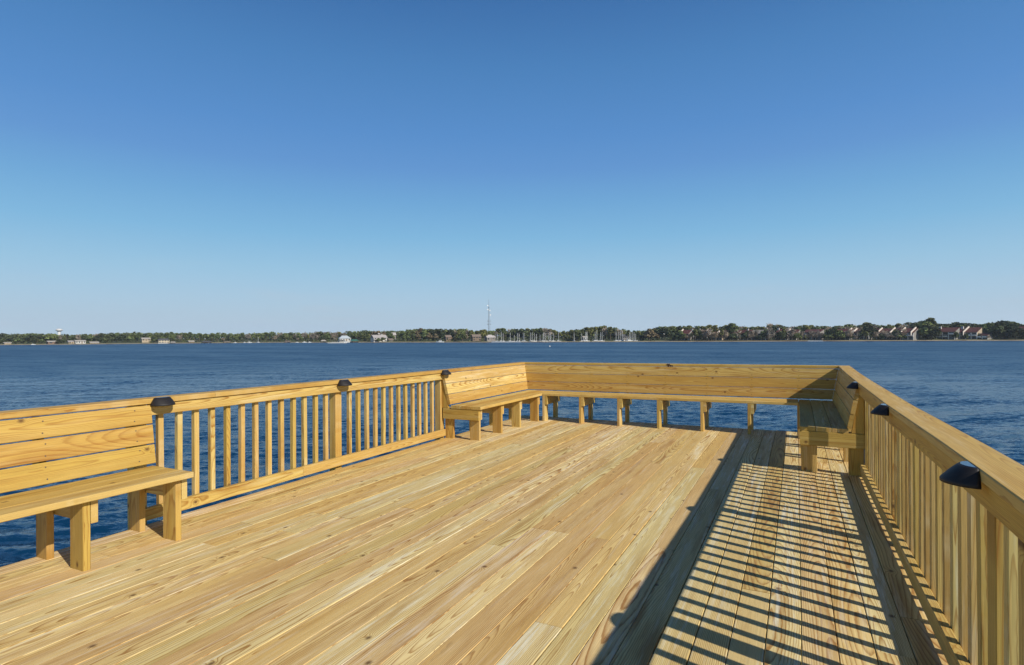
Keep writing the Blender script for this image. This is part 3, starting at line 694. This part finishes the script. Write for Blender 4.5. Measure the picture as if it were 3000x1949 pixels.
house('low pale-roofed cottage half hidden at the left end of the shore', 12, 29, 1002.5, 1006.5, 14, 'tan', 'pale', .5)
house('reddish-brown cottage with a pale roof right of the water tower', 140, 167, 998.5, 1007.5, 14, 'brick', 'pale', .35, nw=2)
house('beige boxy house joined by trees to the bright white house', 200, 221, 998, 1008, 16, 'tan', 'grey', .3)
house('bright white wide house on the left part of the shore', 220, 247, 996.5, 1006.5, 14, 'white', 'pale', .3, nw=4)
house('small house whose pale low roof shows near the lawn', 263, 286, 1001, 1007, 14, 'tan', 'pale', .55)
house('red-brown house with a pale roof up on the bank', 414, 438, 989.5, 999.5, 26, 'tan', 'pale', .35)
house('large cream two-storey house with a dark hipped roof', 462, 493, 992, 1006, 14, 'cream', 'dark', .3, hip=2.0, nw=4, floors=2)
house('tan-roofed cottage among the pine trunks', 552, 567, 998, 1004, 14, 'brown', 'pale', .5, nw=2)
house('white house with a pale blue hipped metal roof', 992, 1027, 983.5, 1000.5, 15, 'white', 'blue', .48, hip=3.5, nw=4, yaw=.15, porch=True)
house('grey-white house with a cupola on its roof', 1088, 1132, 981.5, 1001, 16, 'white', 'grey', .42, nw=4, floors=2, yaw=.3, porch=True, cupola=True)
house('small house just right of the house with the cupola', 1137, 1151, 992, 1001, 22, 'concrete', 'brown', .45, nw=2)
house('grey house high in the trees behind the cupola house', 1145, 1159, 974.5, 989, 44, 'concrete', 'grey', .5, nw=2)
house('brown house almost hidden behind trees', 1304, 1321, 982, 998, 24, 'brown', 'brown', .35, nw=2)
house('long brown house with stepped brown roofs', 1381, 1409, 980, 999, 24, 'brown', 'brown', .35, nw=3, floors=2)
house('house with a broad grey roof and a white gable below the radio tower', 1421, 1442, 981, 998, 22, 'concrete', 'grey', .48, yaw=.5, nw=2)
house('small house with a grey roof at the edge of the marina', 1438, 1448, 983, 997, 30, 'concrete', 'grey', .4, nw=2, yaw=.5)
house('white shed behind the marina masts', 1706, 1720, 985, 997, 52, 'white', 'pale', .3, nw=2)
house('dark-roofed marina building behind the white yachts', 1822, 1840, 979.5, 997, 52, 'concrete', 'dark', .4, nw=3, floors=2)

def condo(label, p0, p1, yt, yb, off, fins=(), chims=(), ef=.60, wall='concrete', bays=3, yaw=.36, roofspan=(0, 1)):
    pc = (p0 + p1) / 2; D = SD(pc) + off; s = D / F; w = (p1 - p0) * s / (math.cos(yaw) * .93); zb = zat(yb, pc, D); h = zat(yt, pc, D) - zb; d = 8.0
    t = thing('condominium', label, 'apartment block', at(pc, D, zb), face(pc, D, -yaw)); he = h * ef; sl_ = (h - he) / d
    mb = MB(); mb.poly([(-w / 2, -d / 2, -2), (w / 2, -d / 2, -2), (w / 2, d / 2, -2), (-w / 2, d / 2, -2), (-w / 2, -d / 2, he), (w / 2, -d / 2, he), (w / 2, d / 2, h), (-w / 2, d / 2, h)],
                       [[0, 1, 5, 4], [1, 2, 6, 5], [2, 3, 7, 6], [3, 0, 4, 7], [4, 5, 6, 7]]); mb.build('wall', WALLS[wall], t)
    ra, rb = roofspan; mb = MB(); x0, x1 = -w / 2 + w * ra, -w / 2 + w * rb; yv = .4
    q = [(x0, -d / 2 - yv, he + .12 - yv * sl_), (x1, -d / 2 - yv, he + .12 - yv * sl_), (x1, d / 2 + .3, h + .12), (x0, d / 2 + .3, h + .12)]
    mb.poly(q + [(a, b, c + .22) for a, b, c in q], [[3, 2, 1, 0], [4, 5, 6, 7], [0, 1, 5, 4], [1, 2, 6, 5], [2, 3, 7, 6], [3, 0, 4, 7]]); mb.build('roof', ROOFS['red'], t)
    for f in fins:                                                   # slanted white party walls standing proud of the roof
        xx = -w / 2 + w * f; a, b, c = -d / 2 - 1.9, d / 2 + .2, 1.25; mb = MB()
        lo0, lo1, hi0, hi1 = he - 1.6 * sl_ - 1.7, he + .4, he - 1.6 * sl_ + c, h + c
        pr = [(a, lo0), (a + 3.4, lo1 - .6), (b, h - .8), (b, hi1), (b - .8, hi1), (a, hi0)]
        mb.poly([(xx - .22, y, z) for y, z in pr] + [(xx + .22, y, z) for y, z in pr], [[0, 5, 4, 3, 2, 1], [6, 7, 8, 9, 10, 11]] + [[k, (k + 1) % 6, (k + 1) % 6 + 6, k + 6] for k in range(6)])
        mb.build('gable_wall', WALLS['fin'], t)
    for f in chims:
        xx = -w / 2 + w * f; mb = MB(); mb.box((xx, d * .18, h - .3), (1.3, 1.1, 3.0)); ch = mb.build('chimney', WALLS['white'], t)
        mb = MB(); mb.box((xx, d * .18, h + 1.28), (1.5, 1.3, .2)); mb.build('chimney_cap', ROOFS['red'], ch)
    plant(random.choice(('dark', 'mid', 'bare')), p1 + random.uniform(-1, 3), max(6, off - 5), random.uniform(yt + 3, yt + 12), random.uniform(.7, 1.1))
    fl = 3 if he > 5.2 else 2
    for k in range(bays):
        xx = w * ((k + .5) / bays - .5); bw = w / bays * .74
        for f in range(fl):
            z = he * f / fl; mb = MB(); mb.box((xx, -d / 2 - .03, z + he / fl * .5), (bw, .14, he / fl * .74)); mb.build('window', M_GLASS, t)
            if f and (k + f) % 3: 
                mb = MB(); mb.box((xx, -d / 2 - .75, z + .06), (bw * 1.1, 1.4, .16)); mb.box((xx, -d / 2 - 1.40, z + .55), (bw * 1.1, .1, .75)); mb.build('balcony', M_WHITE, t)
    for k in range(bays + 1):
        xx = w * (k / bays - .5) * .98; mb = MB(); mb.box((xx, -d / 2 - .2, he / 2 - 1), (.35, .34, he + 2 - .3)); mb.build('pillar', M_WHITE, t)
    return t
condo('condominium at the left end of the row, right of the lamp post', 1992, 2020, 968, 996.5, 20, fins=(.2,), bays=3)
condo('condominium with two white chimneys almost hidden behind dark trees', 2026, 2074, 967.5, 996, 24, fins=(.88,), chims=(.05, .45), bays=4)
condo('condominium with one white slanted gable and a tan ground floor', 2092, 2117, 973, 996, 18, fins=(.45,), wall='tan', bays=2)
condo('condominium whose dark red roofs show behind the tall yellowish pine', 2117, 2163, 969, 996, 24, bays=4)
condo('condominium with white balconies and a chimney at each side of an olive pine', 2175, 2243, 967, 995.5, 20, chims=(.25, .93), bays=6, roofspan=(0, .4))
condo('narrow condominium with a bright red roof between two white chimneys', 2280, 2306, 965, 995, 18, chims=(.04, .96), bays=2, ef=.68)
condo('condominium with a red gable next to the narrow one with two chimneys', 2308, 2336, 967, 995, 22, fins=(.15,), bays=3)
condo('condominium with a brownish red roof left of the low dark tree', 2362, 2404, 966, 994, 20, bays=4, ef=.7)
condo('condominium with two slanted white walls framing a red roof', 2450, 2490, 965, 994, 20, fins=(.03, .90), bays=4)
condo('condominium with one slanted white wall behind pale leafless trees', 2502, 2546, 965.5, 994, 22, fins=(.15,), bays=4)
condo('condominium with four slanted white walls, the tallest in its middle', 2572, 2668, 963.5, 994.5, 18, fins=(.16, .47, .71, .95), bays=8)
condo('condominium with a white balconied tower and maroon roof right of the broad tree', 2757, 2797, 961, 994.5, 18, chims=(.04,), bays=3, ef=.64)
condo('condominium with a tall white chimney, nearest the right end of the shore', 2797, 2858, 961, 994.5, 20, chims=(.38,), fins=(.55,), bays=5, wall='tan')
condo('small low condominium with a bright red roof at the lawn on the right', 2874, 2897, 976, 994.5, 16, bays=2)
condo('condominium of which only a red roof corner shows at the right end of the shore', 2990, 3040, 957.5, 994, 34, bays=3)

# ------------------------------------------------------------------ towers
def radio_tower():
    px, D = 1432.5, 800.0; z0 = SEA + 3.5; zt = zat(878, px, D); t = thing('radio_tower', 'tall slender steel lattice radio tower with white dishes above the trees', 'tower', at(px, D, z0), face(px, D, .35))
    ms = simple('galvanized_steel', (.22, .25, .28), .5, .3); h = zt - z0; hb = h * .80; r0, r1 = 1.9, .62; cn = [(math.cos(a), math.sin(a)) for a in (R(-30), R(90), R(210))]
    rad = lambda z: r0 + (r1 - r0) * z / hb
    for c in cn: mb = MB(); mb.tube((c[0] * r0, c[1] * r0, -1), (c[0] * r1, c[1] * r1, hb), .13, .10, 6); mb.build('leg', ms, t)
    lb = MB(); z = 0.0; k = 0
    while z < hb - 1:
        zn = min(hb, z + 2.2)
        for i in range(3):
            a, b = cn[i], cn[(i + 1) % 3]; ra, rb = rad(z), rad(zn)
            lb.tube((a[0] * ra, a[1] * ra, z), (b[0] * rb, b[1] * rb, zn), .036, n=4); lb.tube((b[0] * ra, b[1] * ra, z), (a[0] * rb, a[1] * rb, zn), .036, n=4); lb.tube((a[0] * rb, a[1] * rb, zn), (b[0] * rb, b[1] * rb, zn), .05, n=4)
        z = zn
    lb.build('lattice', ms, t)
    mb = MB(); mb.tube((0, 0, hb - .5), (0, 0, h), .26, .14, 8); mb.tube((0, 0, hb - .4), (0, 0, hb + .5), .75, .75, 8); mb.build('mast', ms, t)
    for f in (.36, .44):
        mb = MB(); zz = h * f
        for i in range(3):
            a = cn[i]; r = rad(zz) + 1.5; mb.tube((0, 0, zz), (a[0] * r, a[1] * r, zz), .12, n=5); mb.box((a[0] * r, a[1] * r, zz), (.5, .5, 1.5))
        mb.build('antenna_mount', ms, t)
    for x, f in ((-1.9, .845), (-1.6, .74), (1.3, .715), (1.9, .60)):
        mb = MB(); mb.tube((x, -1.0, h * f), (x, -.4, h * f), .85, .6, 14); mb.tube((x, -.4, h * f), (0, 0, h * f), .12, n=5); mb.build('dish', M_WHITE, t)
radio_tower()
def water_tower():
    px, D = 173.5, 1100.0; z0 = SEA + 5; zt = zat(963, px, D); s = D / F; t = thing('water_tower', 'white mushroom-shaped water tower rising above the far left trees', 'tower', at(px, D, z0), 0)
    r = 8.8 * s; zc = zt - r * .55; n = 28; prof = [(.02, 1.0), (.3, .97), (.62, .82), (.88, .5), (1.0, .08), (.97, -.18), (.78, -.42), (.52, -.72), (.44, -.95)]
    mb = MB(); mb.loft([[(r * a * math.cos(k * 2 * math.pi / n), r * a * math.sin(k * 2 * math.pi / n), zc - z0 + r * .55 * b) for k in range(n)] for a, b in prof][::-1], False, True); mb.build('tank', M_TANK, t, True)
    mb = MB(); mb.tube((0, 0, -1), (0, 0, zc - z0 - r * .45), r * .46, r * .40, 20); mb.build('stem', M_TANK, t, True)
water_tower()
def lamp_post():
    px, off = 1945, 8; D = SD(px) + off; z0 = landz(px, off); t = thing('lamp_post', 'lamp post with a white globe on the bank left of the condominiums', 'lamp post', at(px, D, z0)); h = zat(979, px, D) - z0
    mb = MB(); mb.tube((0, 0, -.5), (0, 0, h - .3), .12, .08); mb.build('pole', simple('dark_metal', (.05, .05, .05), .5), t)
    mb = MB(); n = 12; mb.loft([[(.42 * math.sin(q) * math.cos(a), .42 * math.sin(q) * math.sin(a), h - .42 * math.cos(q)) for a in np.linspace(0, 6.283, n + 1)[:-1]] for q in np.linspace(.15, 3.0, 8)]); mb.build('globe', M_WHITE, t, True)
lamp_post()

# ------------------------------------------------------------------ boats
M_HULL = simple('white_hull', (.60, .60, .58), .35); M_DARK = simple('dark_canvas', (.05, .06, .08), .7); M_MAST = simple('mast_aluminium', (.72, .72, .70), .4, .2); M_NAVY = simple('navy_hull', (.04, .06, .13), .4)
def hull_mesh(L, B, h, mat):
    mb = MB(); st = []
    for f in np.linspace(0, 1, 9):
        b = B / 2 * (1 - max(0, (f - .45) / .55) ** 2.2) * (.86 + .14 * min(1, f * 4)) + .02; x = (f - .5) * L; z = h * (1 + .22 * f * f)
        st.append([(x, -b, z), (x, -b * .86, .05), (x, -b * .3, -.35), (x, b * .3, -.35), (x, b * .86, .05), (x, b, z)])
    mb.loft(st); return mb.mesh('hull', mat)
HS, HM, HN = hull_mesh(9, 2.8, .95, M_HULL), hull_mesh(6.5, 2.3, .85, M_HULL), hull_mesh(9, 2.8, .95, M_NAVY)
def child(t, name, me):
    o = bpy.data.objects.new(name, me); C.objects.link(o); o.parent = t; return o
mb = MB(); mb.loft([[(-1.8, -.9, .9), (2.2, -.6, .95), (2.2, .6, .95), (-1.8, .9, .9)], [(-1.6, -.75, 1.55), (1.5, -.5, 1.4), (1.5, .5, 1.4), (-1.6, .75, 1.55)]]); CABS = mb.mesh('cabin', M_HULL)
mb = MB(); mb.tube((.6, 0, .5), (.6, 0, 10.0), .26, .19, 8); MAST = mb.mesh('mast', M_MAST)
mb = MB(); mb.tube((.6, 0, 2.0), (-3.4, 0, 2.0), .10, n=6); mb.tube((.4, 0, 2.22), (-3.3, 0, 2.18), .22, .15, 8); BOOM = mb.mesh('boom', M_DARK)
mb = MB(); mb.tube((.6, 0, 9.9), (4.3, 0, 1.2), .025, n=4); mb.tube((.6, 0, 9.9), (-4.4, 0, 1.0), .025, n=4); mb.tube((.6, -.7, 6.2), (.6, .7, 6.2), .05, n=4); RIG = mb.mesh('rigging', M_MAST)
mb = MB(); mb.loft([[(-1.4, -.85, .8), (1.2, -.6, .85), (1.2, .6, .85), (-1.4, .85, .8)], [(-1.3, -.75, 1.9), (.5, -.5, 1.9), (.5, .5, 1.9), (-1.3, .75, 1.9)]]); CABM = mb.mesh('cabin', M_HULL)
mb = MB(); mb.box((-.4, 0, 1.5), (1.55, 1.52, .35)); WINM = mb.mesh('window', M_GLASS)
mb = MB(); mb.box((-.5, 0, 2.9), (2.6, 1.7, .1)); [mb.tube((x, y, 1.7), (x, y, 2.9), .05, n=5) for x in (-1.6, .6) for y in (-.75, .75)]; TOPM = mb.mesh('canopy', M_HULL)
def sailboat(px, off, ytop, label, group=None, hull=HS, yaw=None):
    D = SD(px) + off; t = thing('sailboat', label, 'sailboat', at(px, D, SEA), random.uniform(0, 6.28) if yaw is None else yaw, group); k = (zat(ytop, px, D) - SEA) / 10.0; t.scale = (.58, .58, k)
    for n_, me in (('hull', hull), ('cabin', CABS), ('mast', MAST), ('boom', BOOM), ('rigging', RIG)): child(t, n_, me)
def motorboat(px, off, k, label, yaw=0.0, canopy=False, group=None):
    D = SD(px) + off; t = thing('motorboat', label, 'motorboat', at(px, D, SEA), face(px, D, yaw), group); k *= .58; t.scale = (k, k, k)
    child(t, 'hull', HM); c = child(t, 'cabin', CABM); w = bpy.data.objects.new('window', WINM); C.objects.link(w); w.parent = c
    if canopy: child(t, 'canopy', TOPM)
G1 = 'sailboats moored behind the spit below the radio tower and the pines'
L1 = 'sailboat with a bare mast in the loose line of masts before the pines'
for x, y in ((1453, 976), (1458, 975.5), (1475, 976), (1494, 975), (1515, 976), (1521, 975.5), (1532, 975.5), (1536.5, 975), (1553, 974), (1558, 973.5), (1565, 976), (1571, 979), (1581, 981), (1590, 976), (1593, 974), (1599, 976),
             (1608.5, 975), (1612, 974), (1620.5, 976), (1681.5, 974), (1705, 977), (1742.5, 972), (1759, 974), (1763, 973)): sailboat(x, random.uniform(18, 40), y, L1, G1, random.choice((HS, HS, HN)))
sailboat(1467.6, 17, 972, 'white sailboat with the tallest bright mast below the radio tower', yaw=.3)
sailboat(1505.5, 17, 981, 'white sailboat with a short mast and a light cabin, alone by the white seawall', yaw=.5)
sailboat(1635.5, 20, 974, 'sailboat with a bluish mast standing alone right of the gap in the trees', yaw=.4)
sailboat(1715, 30, 972.5, 'leftmost of three sailboats clustered before the white shed', yaw=.4); sailboat(1717, 24, 972, 'middle of three sailboats clustered before the white shed', yaw=.9); sailboat(1719.5, 34, 972.5, 'rightmost of three sailboats clustered before the white shed', yaw=.2)
sailboat(1747.5, 18, 967.5, 'sailboat with the tallest thick mast in the middle of the marina', yaw=.3)
G2 = 'sailboats packed around the white yachts'
for x, y in ((1806, 972), (1813, 972), (1817, 969.5), (1822, 969), (1844.5, 972), (1848.5, 972), (1854, 971), (1858, 973.5), (1861, 978)): sailboat(x, random.uniform(16, 40), y, 'sailboat with a white mast packed among the white yachts of the marina', G2)
GM = 'white yachts crowded in the marina'
for x, k in ((1816, 1.3), (1827, 1.5), (1834, 1.2), (1858, 1.3), (1866, 1.1), (1872, 1.0)): motorboat(x, random.uniform(14, 24), k, 'white motor yacht crowded in the marina at the end of the mast row', random.uniform(-.8, .8), group=GM)
motorboat(1843, 18, 2.0, 'tallest white yacht of the marina with a flying bridge', .5, True)
motorboat(1604, 15, 1.1, 'small white motorboat beside the spit where the mast row thins', .3)
for x, k, yw, cv, lab in ((97, 1.0, .2, False, 'white boat drawn up at the beach near the left end of the shore'), (598, 1.0, .3, False, 'white boat moored at the dark boathouse'), (614, 1.0, .6, False, 'white boat moored just right of the dark boathouse'),
        (689, .9, .2, True, 'boat with a small canopy moored left of the white boats before the pines'), (717, 1.0, .8, True, 'white and red canopied boat moored before the green pines'), (731, 1.3, .1, True, 'largest white canopied boat moored before the green pines'),
        (871, .9, 0, False, 'first small white boat from the left before the leafless trees'), (892, 1.2, .1, False, 'long white boat beside the pair of boats before the leafless trees'), (907, 1.0, .2, True, 'white canopied boat left of the pale boathouse'),
        (1017, 1.4, .2, False, 'white boat moored at the house with the blue roof'), (1031, 1.2, .7, False, 'white boat under the green-roofed boathouse'), (1289, 2.0, math.pi - .1, False, 'white cabin boat moored alone before the dark wooded bank')):
    motorboat(x, -3 if x != 1031 else -1, k, lab, yw, cv)
sailboat(755.5, -3, 987.5, 'white sailboat with a thin mast before the green pines', yaw=.1)
def pontoon():
    px = 988; D = SD(px) - 75; s = D / F; L = 54 * s; t = thing('tour_boat', 'long low white boat with a dark canopy under way on the open water', 'boat', at(px, D, SEA), face(px, D, .05))
    mb = MB(); st = []
    for f in np.linspace(0, 1, 8):
        b = 1.5 * (1 - abs(2 * f - 1) ** 6) + .05; x = (f - .5) * L; st.append([(x, -b, .75), (x, -b * .8, -.3), (x, b * .8, -.3), (x, b, .75)])
    mb.loft(st); mb.build('hull', M_HULL, t)
    mb = MB(); mb.box((L * .02, 0, 2.1), (L * .58, 2.6, .14)); mb.build('canopy', M_DARK, t)
    for k in range(7):
        for y in (-1.2, 1.2): mb = MB(); x = L * (-.26 + .56 * k / 6); mb.tube((x, y, .7), (x, y, 2.05), .05, n=5); mb.build('canopy_post', M_WHITE, t)
    mb = MB(); mb.box((L * .39, 0, 1.5), (L * .10, 2.2, 1.7)); cb = mb.build('cabin', M_HULL, t); mb = MB(); mb.box((L * .39, 0, 1.85), (L * .08, 2.26, .5)); mb.build('window', M_GLASS, cb)
    mb = MB(); mb.tube((L * .39, 0, 2.3), (L * .39, 0, 4.0), .06, n=5); mb.build('mast', M_WHITE, t)
pontoon()
def buoy():
    px = 1610; D = (EYE - SEA) * F / (1016.3 - hor(px)); t = thing('buoy', 'small white round buoy floating alone on the water', 'buoy', at(px, D, SEA)); n = 14
    mb = MB(); mb.loft([[(.36 * math.sin(q) * math.cos(a), .36 * math.sin(q) * math.sin(a), .15 - .38 * math.cos(q)) for a in np.linspace(0, 6.283, n + 1)[:-1]] for q in np.linspace(.1, 3.05, 9)]); mb.build('float', M_HULL, t, True)
    mb = MB(); mb.tube((0, 0, .5), (0, 0, .72), .07, .05, 8); mb.build('ring', M_DARK, t)
buoy()
# ------------------------------------------------------------------ boathouses, seawalls, docks
def boathouse(label, p0, p1, yt, yb, roof, wall=None):
    pc = (p0 + p1) / 2; D = SD(pc) - 2.5; w = (p1 - p0) * D / F; zt = zat(yt, pc, D); ze = zt - (zt - SEA) * .38; d = 6.0
    t = thing('boathouse', label, 'boathouse', at(pc, D, 0), face(pc, D, .1)); mb = MB(); gable_roof(mb, w * .9, d, ze, zt, .3, w * .2); mb.build('roof', ROOFS[roof], t)
    for x in (-.42, 0, .42):
        for y in (-.42, .42): mb = MB(); mb.tube((w * x, d * y, SEA - 1), (w * x, d * y, ze), .13, n=6); mb.build('post', M_TRUNK, t)
    mb = MB(); mb.box((0, 0, SEA + .55), (w * .95, d, .16)); mb.build('platform', WALLS['brown'], t)
    if wall: mb = MB(); mb.box((0, d * .4, (SEA + ze) / 2 + .3), (w * .85, .15, ze - SEA - .7)); mb.build('wall', WALLS[wall], t)
boathouse('small boathouse with a grey roof beside the cream house', 500, 513, 1001, 1006, 'grey'); boathouse('dark boathouse with boats moored beside it', 592, 620, 999, 1005.5, 'dark', 'brown')
boathouse('boathouse with a brown roof at the left of the leafless trees', 834, 850, 998.5, 1004, 'brown', 'brown'); boathouse('pale-roofed boathouse before the leafless trees', 940, 955, 996, 1004, 'pale')
boathouse('green-roofed boathouse beside the house with the blue roof', 1026, 1050, 994.5, 1003, 'green'); boathouse('low brown boathouse right of the white boats before the pines', 655, 676, 1000, 1005, 'brown')
def seawall(label, p0, p1, h, mat):
    t = thing('seawall', label, 'seawall', (0, 0, 0)); mb = MB(); n = max(2, int((p1 - p0) / 12)); st = []
    for i in range(n + 1):
        px = p0 + (p1 - p0) * i / n; D = SD(px) - 1.2; a, b = at(px, D), at(px, D + 1.0); st.append([(a.x, a.y, SEA - .8), (a.x, a.y, SEA + h), (b.x, b.y, SEA + h), (b.x, b.y, SEA - .8)])
    mb.loft(st); mb.build('face', mat, t); cp = MB(); st = []
    for i in range(n + 1):
        px = p0 + (p1 - p0) * i / n; D = SD(px) - 1.35; a, b = at(px, D), at(px, D + 1.3); st.append([(a.x, a.y, SEA + h + .003), (a.x, a.y, SEA + h + .12), (b.x, b.y, SEA + h + .12), (b.x, b.y, SEA + h + .003)])
    cp.loft(st); cp.build('coping', mat, t)
seawall('long white seawall below the moored sailboat with the tallest bright mast', 1440, 1502, .75, M_WHITE); seawall('shorter white seawall right of the long one', 1503.5, 1526, .55, M_WHITE)
seawall('pale seawall in front of the cream two-storey house', 463, 492, .8, M_CONC); seawall('white beach wall below the condominium row', 2366, 2410, .5, M_WHITE)

# ------------------------------------------------------------------ thin winter haze over the bay
hz = MB(); hz.box((-300, 500, 45.0), (6400, 6400, 110.0))
hm = bpy.data.materials.new('thin_haze'); hm.use_nodes = True; ht = hm.node_tree; ht.nodes.clear()
ho = ht.nodes.new('ShaderNodeOutputMaterial'); hv = ht.nodes.new('ShaderNodeVolumePrincipled')
hv.inputs['Color'].default_value = (.80, .88, 1.0, 1); hv.inputs['Density'].default_value = 0.00012; hv.inputs['Anisotropy'].default_value = 0.2
ht.links.new(hv.outputs[0], ho.inputs['Volume'])
tag(hz.build('haze', hm), kind='stuff')
